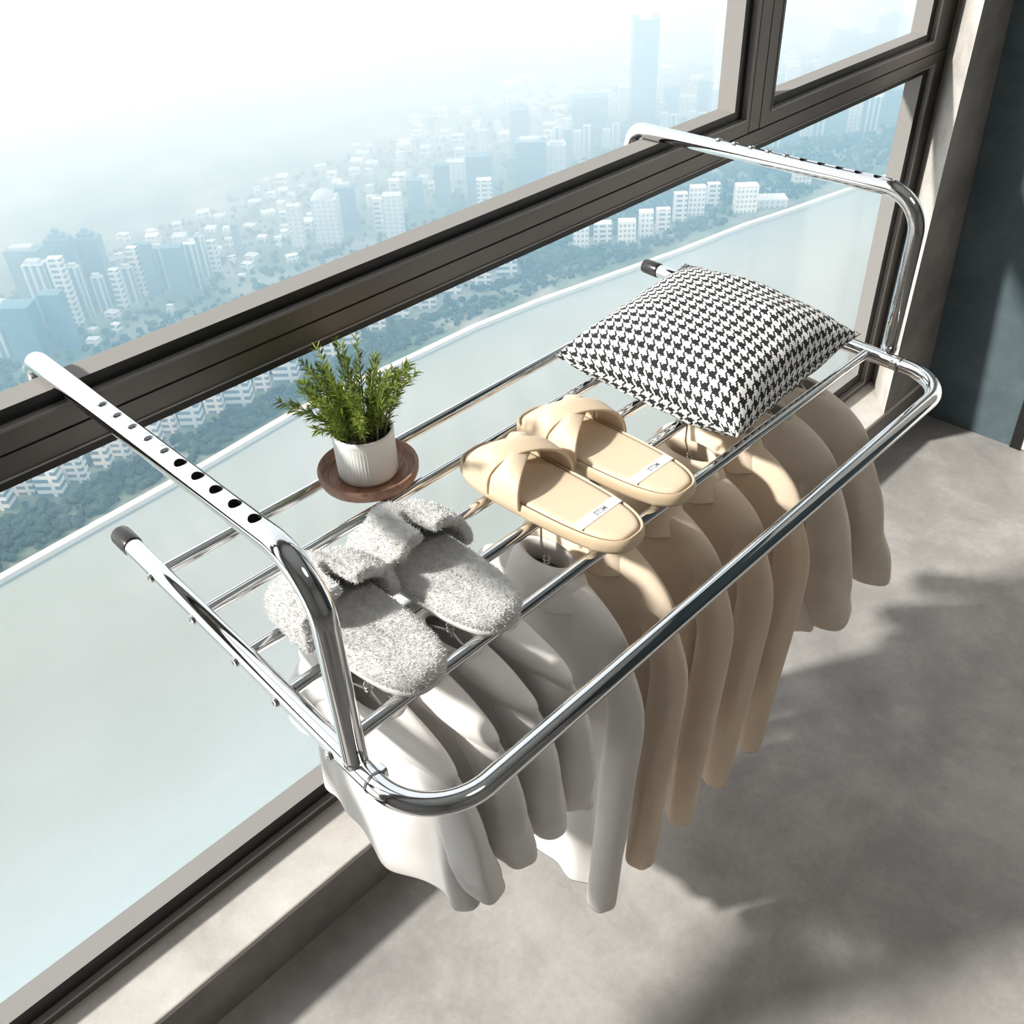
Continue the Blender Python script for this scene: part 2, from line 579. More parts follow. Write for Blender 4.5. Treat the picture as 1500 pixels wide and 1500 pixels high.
# ------------------------------------------------------------------ plant and tray
def lathe(prof, n=64, cap=False):
    v = []; f = []
    for r, z in prof:
        for k in range(n):
            a = 2 * PI * k / n
            v.append((r * math.cos(a), r * math.sin(a), z))
    for i in range(len(prof) - 1):
        for k in range(n):
            f.append((i * n + k, i * n + (k + 1) % n, (i + 1) * n + (k + 1) % n, (i + 1) * n + k))
    if cap:
        f.append(tuple(reversed(range(n)))); f.append(tuple(range((len(prof) - 1) * n, len(prof) * n)))
    return v, f

def m_wood():
    t = NT('walnut_wood'); b = t.bsdf(rough=.45)
    co = t.obj_co((6, 60, 60))
    a = t.noise(2.2, 6, .6, co, 1.2)
    t.l(t.ramp(a, [(.3, (.17, .085, .055)), (.5, (.29, .155, .105)), (.72, (.38, .22, .155))]), b.inputs['Base Color'])
    t.bump(a, b, .1, .001)
    return t.mat
TC = Vector((.502, .763, .0070))
tray = tag(empty('wooden_tray', TC, (0, 0, .6)), 'round brown wooden tray resting on the two rear bars', 'tray')
v, f = lathe([(.0001, 0), (.053, 0), (.0565, .0015), (.0585, .006), (.0592, .0135), (.0585, .0155), (.0565, .0158), (.0548, .0145), (.0535, .0065), (.051, .005), (.0001, .005)], 96)
o = mesh_obj('tray_dish', v, f, m_wood(), tray, True); shade_auto(o, 50)
v, f = lathe([(.0452, .0051), (.0462, .0062), (.0472, .0051)], 96)
mesh_obj('inner_rim', v, f, simple('walnut_rim_edge', (.34, .22, .16), .4), tray, True)

plant = tag(empty('potted_plant', TC + Vector((0, 0, .0051))), 'bushy green plant in a small white fluted pot on the wooden tray', 'potted plant')
PH, PR = .060, .0352
n = 180
prof = [(.0001, 0), (PR - .006, 0), (PR - .002, .001), (PR - .0002, .004)] + [(PR, .004 + .0495 * k / 10) for k in range(1, 11)] + [(PR + .0004, .0552), (PR + .0004, .0588), (PR - .0006, PH), (PR - .002, PH), (PR - .003, .0585), (PR - .0035, .05), (.0001, .05)]
v = []; f = []
for i, (r, z) in enumerate(prof):
    fl = 1 if .006 < z < .047 and 3 < i < 15 else 0
    for k in range(n):
        a = 2 * PI * k / n
        q = r - fl * .00055 * (k % 3 == 0)
        v.append((q * math.cos(a), q * math.sin(a), z))
for i in range(len(prof) - 1):
    for k in range(n):
        f.append((i * n + k, i * n + (k + 1) % n, (i + 1) * n + (k + 1) % n, (i + 1) * n + k))
o = mesh_obj('pot', v, f, simple('white_ceramic', (.80, .79, .77), .42), plant, True); shade_auto(o, 50)
t = NT('potting_soil'); b = t.bsdf((.03, .022, .018), .95); t.bump(t.noise(300, 4, .7, t.obj_co()), b, 1, .004)
v = []; f = []
R_, K_ = 10, 40
for i in range(R_ + 1):
    for k in range(K_):
        r = (PR - .0033) * i / R_; a = 2 * PI * k / K_
        v.append((r * math.cos(a), r * math.sin(a), .0515 + .0015 * noise.noise(Vector((r * 300, a * 3, 0)))))
for i in range(R_):
    for k in range(K_):
        f.append((i * K_ + k, (i + 1) * K_ + k, (i + 1) * K_ + (k + 1) % K_, i * K_ + (k + 1) % K_))
mesh_obj('soil', v, f, t.mat, plant, True)
t = NT('leaf_green'); b = t.bsdf((.16, .3, .03), .42)
vc = t.n('ShaderNodeVertexColor'); vc.layer_name = 'tint'
t.l(vc.outputs[0], b.inputs['Base Color'])
tl = t.n('ShaderNodeBsdfTranslucent'); t.l(vc.outputs[0], tl.inputs[0]); mxs = t.n('ShaderNodeMixShader'); mxs.inputs[0].default_value = .4
t.l(b.outputs[0], mxs.inputs[1]); t.l(tl.outputs[0], mxs.inputs[2]); t.l(mxs.outputs[0], t.out.inputs['Surface'])
LEAF = t.mat
STEM = simple('plant_stem', (.22, .27, .09), .6)
rnd = random.Random(21)
stems = []
def stem_curve(a, lean, ln, r0):
    p = Vector((r0 * math.cos(a), r0 * math.sin(a), .050))
    d = Vector((math.cos(a) * lean * .55, math.sin(a) * lean * .55, 1)).normalized()
    pts = [p.copy()]
    N_ = 12
    for k in range(N_):
        p = p + d * (ln / N_)
        d = (d + Vector((math.cos(a), math.sin(a), 0)) * lean * .06 + Vector((rnd.uniform(-.05, .05), rnd.uniform(-.05, .05), 0))).normalized()
        pts.append(p.copy())
    return pts
for k in range(46):
    a = 2 * PI * k / 46 * 1.0 + rnd.uniform(-.15, .15)
    stems.append(stem_curve(a * 2.618, rnd.uniform(.12, 1.0), rnd.uniform(.062, .108), rnd.uniform(.004, .026)))
# one long wisp hanging out towards the window's left
out = -right * .9 + Vector((0, 0, .1))
stems.append(stem_curve(math.atan2(out.y, out.x), 1.4, .085, .02))
stems.append(stem_curve(math.atan2(out.y, out.x) + .25, 1.15, .078, .018))
lv = []; lf = []; lc = []
for pts in stems:
    mb = MB(); mb.tube(pts, [.0012 - .0008 * i / (len(pts) - 1) for i in range(len(pts))], 6)
    mb.obj('stem', STEM, plant, True)
    m_ = len(pts)
    for i in range(3, (m_ - 1) * 4):
        s = i / 4.0; i0 = int(s); fr = s - i0
        if i0 >= m_ - 1: break
        p = pts[i0].lerp(pts[i0 + 1], fr)
        tng = (pts[i0 + 1] - pts[i0]).normalized()
        if s / m_ < .22 and rnd.random() < .7: continue
        for q in range(2):
            ang = rnd.uniform(0, 2 * PI)
            side = tng.orthogonal().normalized()
            side.rotate(Matrix.Rotation(ang, 3, tng).to_quaternion())
            d = (side * rnd.uniform(.6, 1.0) + tng * rnd.uniform(.55, 1.1) + Vector((0, 0, .1))).normalized()
            ln = rnd.uniform(.012, .020) * (1 - .35 * s / m_)
            wd = rnd.uniform(.0007, .0013)
            w = d.cross(Vector((rnd.uniform(-1, 1), rnd.uniform(-1, 1), 1))).normalized()
            up = w.cross(d)
            o = len(lv)
            lv += [p, p + d * ln * .4 + w * wd + up * .0006, p + d * ln * .45 - up * .0002, p + d * ln * .4 - w * wd + up * .0006, p + d * ln - Vector((0, 0, .0012))]
            lf += [(o, o + 1, o + 2), (o, o + 2, o + 3), (o + 1, o + 4, o + 2), (o + 2, o + 4, o + 3)]
            g = rnd.random()
            tip = s / m_
            g = g ** 1.4
            c = (.07 + .27 * g + .06 * tip, .13 + .27 * g + .06 * tip, .018 + .07 * g)
            lc += [c] * 5
fo = mesh_obj('foliage', lv, lf, LEAF, plant, False)
ca = fo.data.color_attributes.new('tint', 'FLOAT_COLOR', 'POINT')
for i, c in enumerate(lc): ca.data[i].color = (*c, 1)

# ------------------------------------------------------------------ sandals and slippers
def sole_outline(L, wt, wh, n=72):
    """closed outline in local xy: heel at -L/2, toe at +L/2 along +y."""
    pts = []
    for k in range(n):
        a = 2 * PI * k / n
        s, c = math.sin(a), math.cos(a)
        y = L / 2 * (abs(s) ** .86) * (1 if s > 0 else -1)
        t = (y / L + .5)
        w = wh + (wt - wh) * (t ** 1.1) - .006 * math.sin(PI * min(1, max(0, (t - .1) / .75))) 
        x = w / 2 * (abs(c) ** .68) * (1 if c > 0 else -1)
        pts.append((x, y))
    return pts

def close_spine(v, n, z, k=6):
    """rings shrinking from the last ring of v on to a short spine, then closed."""
    b0 = len(v) - n
    rim = v[b0:]
    f = []
    for i in range(1, k + 1):
        t = i / (k + .15)
        for p in rim:
            v.append((p[0] * (1 - t), p[1] * (1 - t * .45), z))
        o = b0 + (i - 1) * n
        for j in range(n):
            f.append((o + j, o + (j + 1) % n, o + n + (j + 1) % n, o + n + j))
    f.append(tuple(range(len(v) - n, len(v))))
    return f

def ring_stack(pts, levels):
    """levels: (inset, z)"""
    n = len(pts); v = []; f = []
    for ins, z in levels:
        for i in range(n):
            a = Vector(pts[i - 1]); b = Vector(pts[(i + 1) % n]); tn = (b - a).normalized(); nr = Vector((tn.y, -tn.x))
            p = Vector(pts[i]) - nr * ins
            v.append((p.x, p.y, z))
    for i in range(len(levels) - 1):
        for k in range(n):
            f.append((i * n + k, i * n + (k + 1) % n, (i + 1) * n + (k + 1) % n, (i + 1) * n + k))
    return v, f, n

SAND = m_fabric('tan_sandal_leather', (.66, .52, .37), (.62, .485, .345), 500, .06, .55)
SANDRIM = simple('tan_sandal_rim', (.56, .435, .29), .5)
GROOVE = simple('footbed_groove', (.20, .145, .09), .7)
WHITE = simple('white_label', (.78, .78, .78), .5)
LETTER = simple('grey_letters', (.36, .37, .41), .6)

def sandal(loc, rz, label, text):
    root = tag(empty('slide_sandal', loc, (0, 0, rz)), label, 'sandal', 'tan sandals on the rack')
    L = .248
    pts = sole_outline(L, .100, .088)
    v, f, n = ring_stack(pts, [(.006, 0), (.0015, .0025), (0, .007), (0, .013), (.0008, .0168), (.0026, .0188), (.0040, .0184), (.0046, .0168)])
    f.append(tuple(reversed(range(n)))); f.append(tuple(range(7 * n, 8 * n)))
    o = mesh_obj('sole', v, f, SANDRIM, root, True); shade_auto(o, 60)
    v, f, n = ring_stack(pts, [(.0040, .0176), (.0046, .0172), (.0066, .0172)])
    mesh_obj('footbed_groove', v, f, GROOVE, root, True)
    v, f, n = ring_stack(pts, [(.0064, .0165), (.0070, .0184), (.0088, .0198), (.0122, .0203)])
    f += close_spine(v, n, .0203)
    fb = mesh_obj('footbed', v, f, SAND, root, True)
    # two wide crossing straps
    def band(sgn, H, wid, nm):
        nu, nv = 40, 10
        def hw(y):
            t_ = y / L + .5
            c_ = math.sqrt(max(0, 1 - min(1, abs(y) / (L / 2)) ** (2 / .86))) ** .68
            return (.088 + .012 * t_ ** 1.1 - .006 * math.sin(PI * min(1, max(0, (t_ - .1) / .75)))) / 2 * c_ - .0012
        v = []; f = []
        for i in range(nu + 1):
            t = i / nu
            a = PI * t
            z = .0125 + H * (math.sin(a) ** .72)
            yc = .048 + sgn * .0235 * math.cos(a)
            w = wid * (1 - .20 * math.sin(a))
            for j in range(nv + 1):
                q = j / nv - .5
                zz = z + .0025 * (1 - (2 * q) ** 2) * math.sin(a) + (.010 * q * math.sin(a) if q < 0 else -.016 * q * math.sin(a))
                xx = -hw(yc + q * w) * math.cos(a)
                v.append((xx, yc + q * w, zz))
        for i in range(nu):
            for j in range(nv):
                f.append((i * (nv + 1) + j, i * (nv + 1) + j + 1, (i + 1) * (nv + 1) + j + 1, (i + 1) * (nv + 1) + j))
        o = mesh_obj(nm, v, f, SAND, root, True)
        solidify(o, .0042, -1); bevel(o, .0014, 3, 60)
        return o
    band(-1, .0400, .045, 'strap')
    band(1, .0455, .046, 'strap')
    # printed white band across the heel with its lettering
    y0 = -.070
    mb = MB(); w = .0335
    k = 10
    v = [(-w + 2 * w * i / k, y0 + s * .0064, .02065) for i in range(k + 1) for s in (-1, 1)]
    f = [(2 * i, 2 * i + 2, 2 * i + 3, 2 * i + 1) for i in range(k)]
    ob = mesh_obj('heel_label', v, f, WHITE, root); solidify(ob, .0004)
    cu = bpy.data.curves.new('lettering', 'FONT'); cu.body = text; cu.size = .0088; cu.extrude = .0002; cu.offset = .00022; cu.align_x = 'CENTER'; cu.align_y = 'CENTER'
    tmp = bpy.data.objects.new('tmp_text', cu); COL.objects.link(tmp)
    bpy.context.view_layer.update()
    me = bpy.data.meshes.new_from_object(tmp.evaluated_get(bpy.context.evaluated_depsgraph_get()))
    bpy.data.objects.remove(tmp); me.materials.clear(); me.materials.append(LETTER)
    lo = put(bpy.data.objects.new('lettering', me), ob); lo.location = (.005, y0, .0212)
    return root
sandal((.604, .571, .0070), .01, 'tan crossover slide sandal nearer the grey slippers, its heel over the front inner bar', 'STIM')
sandal((.705, .578, .0070), .0, 'tan crossover slide sandal between the other sandal and the houndstooth cushion', 'STIM')

def m_plush():
    t = NT('grey_white_plush'); b = t.bsdf((.6, .6, .6), .95)
    b.inputs['Sheen Weight'].default_value = .35
    co = t.obj_co()
    a = t.noise(90, 5, .65, co)
    base = t.ramp(a, [(.36, (.48, .47, .46)), (.52, (.62, .61, .60)), (.66, (.72, .71, .70))])
    vo = t.n('ShaderNodeTexVoronoi'); vo.inputs['Scale'].default_value = 190; t.l(co, vo.inputs['Vector'])
    vn = t.noise(60, 2, .5, co)
    sp = t.math('MULTIPLY', t.math('LESS_THAN', vo.outputs['Distance'], .17), t.math('GREATER_THAN', vn, .5))
    t.l(t.mix(t.math('MULTIPLY', sp, .75), base, (.22, .21, .2)), b.inputs['Base Color'])
    t.bump(t.noise(380, 6, .7, co), b, .8, .0025)
    return t.mat
PLUSH = m_plush()
WOOL = simple('wool_fibre', (.70, .69, .68), .9)
SOLEP = simple('slipper_outsole', (.62, .61, .6), .7)

def fuzz(o, amp, sc_):
    tx = bpy.data.textures.new('fuzz', 'CLOUDS'); tx.noise_scale = sc_; tx.noise_depth = 3
    d = o.modifiers.new('fuzz', 'DISPLACE'); d.texture = tx; d.strength = amp; d.mid_level = .5; d.texture_coords = 'LOCAL'

PILE = {}
def pile(base, count):
    """short woolly fibres standing on a plush surface."""
    key = base.name.split('.')[0]
    if key not in PILE:
        bpy.context.view_layer.update()
        ev = base.evaluated_get(bpy.context.evaluated_depsgraph_get())
        me = ev.to_mesh()
        rg = random.Random(count)
        P = [(p.area, p.center.copy(), p.normal.copy()) for p in me.polygons]
        ev.to_mesh_clear()
        # outward side only
        P = [p for p in P if p[1].z > .006]
        cum = []; tot = 0
        for a, c, n in P: tot += a; cum.append(tot)
        import bisect
        v = []; f = []
        for k in range(count):
            a, c, n = P[min(len(P) - 1, bisect.bisect(cum, rg.random() * tot))]
            r = math.sqrt(a) * .6
            rv = Vector((rg.uniform(-1, 1), rg.uniform(-1, 1), rg.uniform(-1, 1)))
            c = c + rv * r * .7 - n * .0006
            d = (n + rv * .95).normalized()
            w = d.cross(n + rv.yzx).normalized() * rg.uniform(.00022, .00038)
            ln = rg.uniform(.0018, .0036)
            bend = Vector((rg.uniform(-1, 1), rg.uniform(-1, 1), rg.uniform(-.6, .6))) * ln * .35
            o = len(v)
            v += [c - w, c + w, c + d * ln * .6 + w * .7 + bend * .4, c + d * ln * .6 - w * .7 + bend * .4, c + d * ln + bend]
            f += [(o, o + 1, o + 2, o + 3), (o + 3, o + 2, o + 4)]
        PILE[key] = (v, f)
    if isinstance(PILE[key], tuple):
        v, f = PILE[key]
        ob = mesh_obj('wool_pile', v, f, WOOL, base)
        PILE[key] = ob.data
    else:
        ob = put(bpy.data.objects.new('wool_pile', PILE[key]), base)
    ob['kind'] = 'stuff'

def slipper(loc, rz, label):
    root = tag(empty('plush_slipper', loc, (0, 0, rz)), label, 'slipper', 'grey plush slippers on the rack')
    L = .204
    pts = sole_outline(L, .092, .080)
    v, f, n = ring_stack(pts, [(.004, 0), (.0005, .002), (0, .006), (.0008, .008)])
    f.append(tuple(reversed(range(n)))); f.append(tuple(range(3 * n, 4 * n)))
    mesh_obj('outsole', v, f, SOLEP, root, True)
    lv = [(.0025, .0075), (-.0008, .011), (-.0016, .017), (.0012, .0225), (.006, .0255), (.013, .0262)]
    v, f, n = ring_stack(pts, lv)
    f += close_spine(v, n, .0262)
    o = mesh_obj('footbed', v, f, PLUSH, root, True)
    subsurf(o, 2); fuzz(o, .0014, .0018)
    pile(o, 12000)
    # closed toe upper with a notch between two rounded lobes
    NU, NV = 48, 15
    v = []; f = []
    for i in range(NU + 1):
        u = i / NU * 2 - 1                        # -1 left .. 1 right
        # back edge: two lobes, notch in the middle, swept down at the sides
        au = abs(u)
        yb = .004 + .009 * (1 if .48 < au < .9 else 0) * math.sin(PI * (au - .48) / .42) ** 2 + .042 * math.exp(-(au / .075) ** 4)
        for j in range(NV + 1):
            w = j / NV                            # 0 toe .. 1 back edge
            y = L / 2 + .0005 + (yb - L / 2) * (w ** .9)
            t = y / L + .5
            # half width of the sole here
            yy = min(1, abs(y) / (L / 2))
            c = math.sqrt(max(0, 1 - yy ** (2 / .86))) ** .68
            wd = (.080 + .014 * t) / 2 * c + .0015
            a = PI * (u + 1) / 2
            H = .038 * (math.sin(PI / 2 * min(1, w / .72)) ** .62) + .004 * w
            H *= min(1, .15 + w * 3)
            x = -wd * math.cos(a) * (1 + .03 * math.sin(a))
            z = .013 + H * (math.sin(a) ** .66)
            lb = .003 * math.exp(-((abs(u) - .30) / .16) ** 2) * max(0, w - .6) / .4
            v.append((x, y, z + lb))
    for i in range(NU):
        for j in range(NV):
            f.append((i * (NV + 1) + j, (i + 1) * (NV + 1) + j, (i + 1) * (NV + 1) + j + 1, i * (NV + 1) + j + 1))
    o = mesh_obj('upper', v, f, PLUSH, root, True)
    solidify(o, .0120, -1)
    subsurf(o, 2); fuzz(o, .0020, .0020)
    pile(o, 15000)
    return root
slipper((.333, .5625, .0070), .02, 'grey-white plush slipper half hidden behind the bent chrome arm')
slipper((.433, .5645, .0070), .015, 'grey-white plush slipper beside the other, standing clear of the chrome arm')

# ------------------------------------------------------------------ garments on hangers
def body_mesh(x, yc, half, zn, zt, zh, hem, nw, seed, thick, lean):
    rows = []
    K = 9
    for k in range(K + 1):
        s = k / K
        w = nw + (half - nw) * math.sin(s * PI / 2) ** .95 if s < 1 else half
        z = zn + (zt - zn) * (s ** 1.5)
        th = .017 + (thick - .017) * .25 * s
        rows.append((z, w, th))
    M = 16
    for k in range(1, M + 1):
        s = k / M
        z = zt - .012 + (zh - zt + .012) * s
        w = half - .012 * math.sin(min(1, s * 4) * PI / 2) + (hem - half + .012) * s
        rows.append((z, w, thick * (.34 + .66 * min(1, s * 1.6))))
    n = 64
    v = []; f = []
    for r, (z, w, th) in enumerate(rows):
        dep = max(0, (zt - z) / (zt - zh))
        for k in range(n):
            a = 2 * PI * k / n
            sy = math.sin(a); cx = math.cos(a)
            yy = w * (abs(sy) ** .9) * (1 if sy > 0 else -1)
            fold = noise.noise(Vector((a * 2.6, seed * 3.1, z * 2.0))) * thick * .62 * dep + math.sin(a * 9 + seed) * .003 * dep
            cr = noise.noise(Vector((yy * 26, z * 16, seed))) * .004
            xx = th * cx + (fold + cr) * (.35 + .65 * abs(cx)) * (1 if dep > 0 else .4)
            v.append((x + xx + lean * dep, yc + yy, z + noise.noise(Vector((a, seed, 5))) * .010 * dep))
    R_ = len(rows)
    for i in range(R_ - 1):
        for k in range(n):
            f.append((i * n + k, i * n + (k + 1) % n, (i + 1) * n + (k + 1) % n, (i + 1) * n + k))
    return v, f

def sleeve_mesh(x, yc, sgn, half, zt, zb, lean, rtop, rbot, rx, seed, out):
    rg = lambda y: -.052 + (zt + .052) * (max(0, y - .04) / (half - .04)) ** 1.5
    P = [(half - .062, rg(half - .062) - rtop * .80), (half - .036, rg(half - .036) - rtop * .98), (half - .014, zt - rtop * 1.25), (half - .002, zt - rtop * 1.25 - .030), (half + out * .6, zt - .105)]
    kn = 9
    for k in range(1, kn + 1):
        s = k / kn
        P.append((half + out * (.6 + .4 * min(1, s * 2)), zt - .105 + (zb - zt + .105) * s))
    n = 32
    v = []; f = []
    tot = len(P)
    for i, (yy, z) in enumerate(P):
        a0 = P[max(0, i - 1)]; a1 = P[min(tot - 1, i + 1)]
        ty, tz = a1[0] - a0[0], a1[1] - a0[1]
        ln = math.hypot(ty, tz); ty /= ln; tz /= ln
        ny, nz = -tz, ty                         # outward normal in the y-z plane
        s = i / (tot - 1)
        rn = rtop + (rbot - rtop) * min(1, s * 1.15)
        rxx = (.0105 if i == 0 else .0135) + (rx - .0135) * min(1, s * 1.6)
        if i == 0: rn *= .8
        dep = max(0, s - .25)
        for k in range(n):
            a = 2 * PI * k / n
            c, q = math.cos(a), math.sin(a)
            w = 1 + .16 * noise.noise(Vector((a * 1.2, s * 5, seed)))  + .05 * math.sin(a * 5 + seed) * dep
            oy = rn * q * w; ox = rxx * c * w
            v.append((x + ox + lean * max(0, s - .2) / .8, yc + sgn * (yy + ny * oy), z + nz * oy))
    for i in range(tot - 1):
        for k in range(n):
            q = (i * n + k, i * n + (k + 1) % n, (i + 1) * n + (k + 1) % n, (i + 1) * n + k)
            f.append(q)
    # turned-in hem
    o = len(v)
    last = v[-n:]
    c = sum((Vector(p) for p in last), Vector()) / n
    for p in last:
        p = Vector(p); q = p + (c - p) * .16; v.append((q.x, q.y, q.z + .001))
    for p in last:
        p = Vector(p); q = p + (c - p) * .2; v.append((q.x, q.y, q.z + .03))
    for r in range(2):
        b0 = o - n + r * n
        for k in range(n):
            f.append((b0 + k, b0 + (k + 1) % n, b0 + n + (k + 1) % n, b0 + n + k))
    return v, f

def collar_mesh(x, yc, zn, nw, tall):
    n = 48
    rows = [(nw - .006, .014, -.012), (nw - .007, .0145, .004), (nw - .004, .0165, tall), (nw + .002, .019, tall + .001), (nw + .012, .026, tall * .35), (nw + .020, .031, -.010 - tall * .2), (nw + .024, .034, -.022 - tall * .3)]
    v = []; f = []
    for i, (ry, rx, dz) in enumerate(rows):
        for k in range(n):
            a = 2 * PI * k / n
            pt = 0
            if i >= 5: pt = -.010 * math.exp(-((a - PI - .5) / .35) ** 2) - .010 * math.exp(-((a - PI + .5) / .35) ** 2)
            v.append((x + rx * math.cos(a), yc + ry * math.sin(a), zn + dz + pt - .25 * max(0, abs(ry * math.sin(a)) - nw)))
    for i in range(len(rows) - 1):
        for k in range(n):
            f.append((i * n + k, i * n + (k + 1) % n, (i + 1) * n + (k + 1) % n, (i + 1) * n + k))
    return v, f

WIRE = m_chrome('hanger_wire_steel', (.7, .68, .66), .16)
def hanger(x, yc, half, zn, zt, label, seed):
    root = tag(empty('wire_hanger', (x, .5616, .0064)), label, 'hanger', 'wire hangers under the rack')
    fix = Matrix.Translation((-x, -.5616, -.0064))
    r = .00145
    rb = .0068 + .0018
    hk = [Vector((x, .5616 + rb * math.cos(a), rb * math.sin(a))) for a in [PI * (-.12 + 1.12 * k / 16) for k in range(17)]]
    hk = [Vector((p.x, p.y, p.z + .0005)) for p in hk]
    tip = [Vector((x, .5616 + .013, -.014)), Vector((x, .5616 + .011, -.007))]
    neck = [Vector((x, .5616 - rb, -.010)), Vector((x, .553, -.022)), Vector((x, yc, zn + .012)), Vector((x, yc, zn - .004))]
    mb = MB(); mb.tube(tip + hk + neck, r, 10)
    o = mb.obj('hook', WIRE, root, True); o.matrix_parent_inverse = fix
    hs = half - .030
    tri = fillet([Vector((x, yc, zn + .004)), Vector((x, yc + hs, zt - .012)), Vector((x, yc, zt - .018)), Vector((x, yc - hs, zt - .012)), Vector((x, yc, zn + .004))], .006, 6)
    mb = MB(); mb.tube(tri, r, 8)
    o = mb.obj('shoulder_wire', WIRE, root, True); o.matrix_parent_inverse = fix
    # neck loop twisted round the hook's shank
    lp = [Vector((x + .0035 * math.cos(a), yc + .0035 * math.sin(a), zn + .003 + .0022 * a / PI)) for a in [k * PI / 5 for k in range(26)]]
    mb = MB(); mb.tube(lp, .0011, 6); o = mb.obj('twist', WIRE, root, True); o.matrix_parent_inverse = fix
    return root

WT = m_fabric('white_cotton', (.84, .81, .785), (.80, .77, .745))
GR = m_fabric('pale_grey_shirting', (.72, .685, .66), (.68, .65, .625))
TANS = [m_fabric('tan_shirting', (.72, .59, .455), (.68, .555, .425))]
OAT = m_fabric('oatmeal_jersey', (.74, .65, .56), (.68, .595, .51), 500, .4)

def garment(kind, x, yc, half, zn, zt, zh, hem, zb, mat, label, cat, group, collar, lean, rt, rb, rx, seed, thick=.03, out=.0, hlean=0.0, far=.02):
    root = tag(empty(kind, (x, yc, zn)), label, cat, group)
    fix = Matrix.Translation((-x, -yc, -zn))
    v, f = body_mesh(x, yc, half, zn, zt, zh, hem, .040, seed, thick, hlean)
    o = mesh_obj('body', v, f, mat, root, True); o.matrix_parent_inverse = fix
    solidify(o, .0016); subsurf(o, 1)
    for s in (-1, 1):
        v, f = sleeve_mesh(x, yc, s, half, zt, zb if s < 0 else zb + .02, lean, rt, rb, rx, seed + s, out if s < 0 else out + far)
        if s > 0: f = [tuple(reversed(q)) for q in f]
        o = mesh_obj('sleeve', v, f, mat, root, True); o.matrix_parent_inverse = fix
        subsurf(o, 1)
    if collar:
        v, f = collar_mesh(x, yc, zn + .002, .036, .018)
        o = mesh_obj('collar', v, f, mat, root, True); o.matrix_parent_inverse = fix
        solidify(o, .0016); subsurf(o, 1)
    else:
        pts = [Vector((x + .0175 * math.cos(a), yc + .0405 * math.sin(a), zn + .0005)) for a in [2 * PI * k / 40 for k in range(41)]]
        mb = MB(); mb.tube(pts, .0032, 8)
        o = mb.obj('neckband', mat, root, True); o.matrix_parent_inverse = fix
    return root

YC = .545
whites = [(.318, 'white tee hanging at the left end of the rack, its broad side facing the window'),
          (.372, 'white tee hanging second from the left end, between the end tee and the third tee'),
          (.426, 'white tee hanging third from the left end of the rack'),
          (.477, 'white tee hanging fourth from the left, just before the pale grey collared shirt')]
for i, (x, lb) in enumerate(whites):
    garment('tee_shirt', x, YC, .122, -.050, -.074, -.290 if i == 0 else -.258, .130, -.260 if i else -.266, WT, lb, 'tee shirt', 'white tees on the left of the rack',
            False, .016 - .006 * i, .030, .030, .022, 11 + i * 5, .026, .0, 0, .045)
    hanger(x, YC, .122, -.050, -.074, 'wire hanger carrying ' + ('the white tee at the left end of the rack', 'the second white tee from the left end', 'the third white tee from the left end', 'the fourth white tee, next to the pale grey shirt')[i], i)
garment('collared_shirt', .572, YC, .124, -.052, -.128, -.60, .115, -.565, GR, 'pale grey collared long-sleeved shirt between the white tees and the tan shirts', 'shirt', None,
        True, -.038, .028, .021, .018, 41, .024)
hanger(.572, YC, .124, -.052, -.128, 'wire hanger carrying the pale grey collared shirt', 9)
tn = [(.655, 'tan collared long-sleeved shirt nearest the pale grey shirt'),
      (.748, 'tan collared long-sleeved shirt second from the pale grey shirt'),
      (.838, 'tan collared long-sleeved shirt third from the pale grey shirt'),
      (.924, 'tan collared long-sleeved shirt next to the oatmeal tees')]
for i, (x, lb) in enumerate(tn):
    garment('collared_shirt', x, YC, .124, -.052, -.130, -.44, .115, -.560, TANS[0], lb, 'shirt', 'tan shirts in the middle of the rack',
            True, -.038, .028, .021, .018, 61 + i * 7, .024)
    hanger(x, YC, .124, -.052, -.130, 'wire hanger carrying the tan shirt ' + ('nearest the pale grey shirt', 'second from the pale grey shirt', 'third from the pale grey shirt', 'next to the oatmeal tees')[i], 20 + i)
oats = [(1.014, .05, 'oatmeal short-sleeved tee beside the last tan shirt'), (1.100, .10, 'oatmeal short-sleeved tee hanging at the far right end of the rack')]
for i, (x, ln, lb) in enumerate(oats):
    garment('tee_shirt', x, YC, .124, -.052, -.126, -.42, .125, -.405, OAT, lb, 'tee shirt', 'oatmeal tees on the right of the rack',
            False, ln, .030, .042, .034, 91 + i * 4, .028, .0, .02)
    hanger(x, YC, .124, -.052, -.126, 'wire hanger carrying the oatmeal tee ' + ('beside the tan shirts', 'at the far right end')[i], 30 + i)

# ------------------------------------------------------------------ outside: river, bank, city in haze
H = 400.0
GZ = -H
def m_water():
    t = NT('pale_river_water'); b = t.bsdf((.42, .52, .52), .3)
    co = t.obj_co((1, 1, 1))
    a = t.noise(.006, 4, .5, co)
    t.l(t.mix(t.ramp(a, [(.35, (0, 0, 0)), (.65, (1, 1, 1))]), (.275, .335, .335), (.31, .37, .395)), b.inputs['Base Color'])
    rp = t.noise(.12, 4, .6, t.obj_co((.35, 1, 1)))
    t.bump(rp, b, .25, 1.5)
    return t.mat
bank_px = [(-120, 915), (0, 850), (150, 766), (300, 683), (430, 607), (600, 526), (700, 478), (787, 443), (927, 393), (1000, 367), (1093, 330), (1160, 308), (1290, 262), (1400, 225)]
bank = [ground_at(u, v, GZ) for u, v in bank_px]
bank = [bank[0] + Vector((-700, 40, 0))] + bank + [bank[-1] + Vector((1200, -150, 0))]
bank = [Vector((p.x, p.y, GZ)) for p in bank]
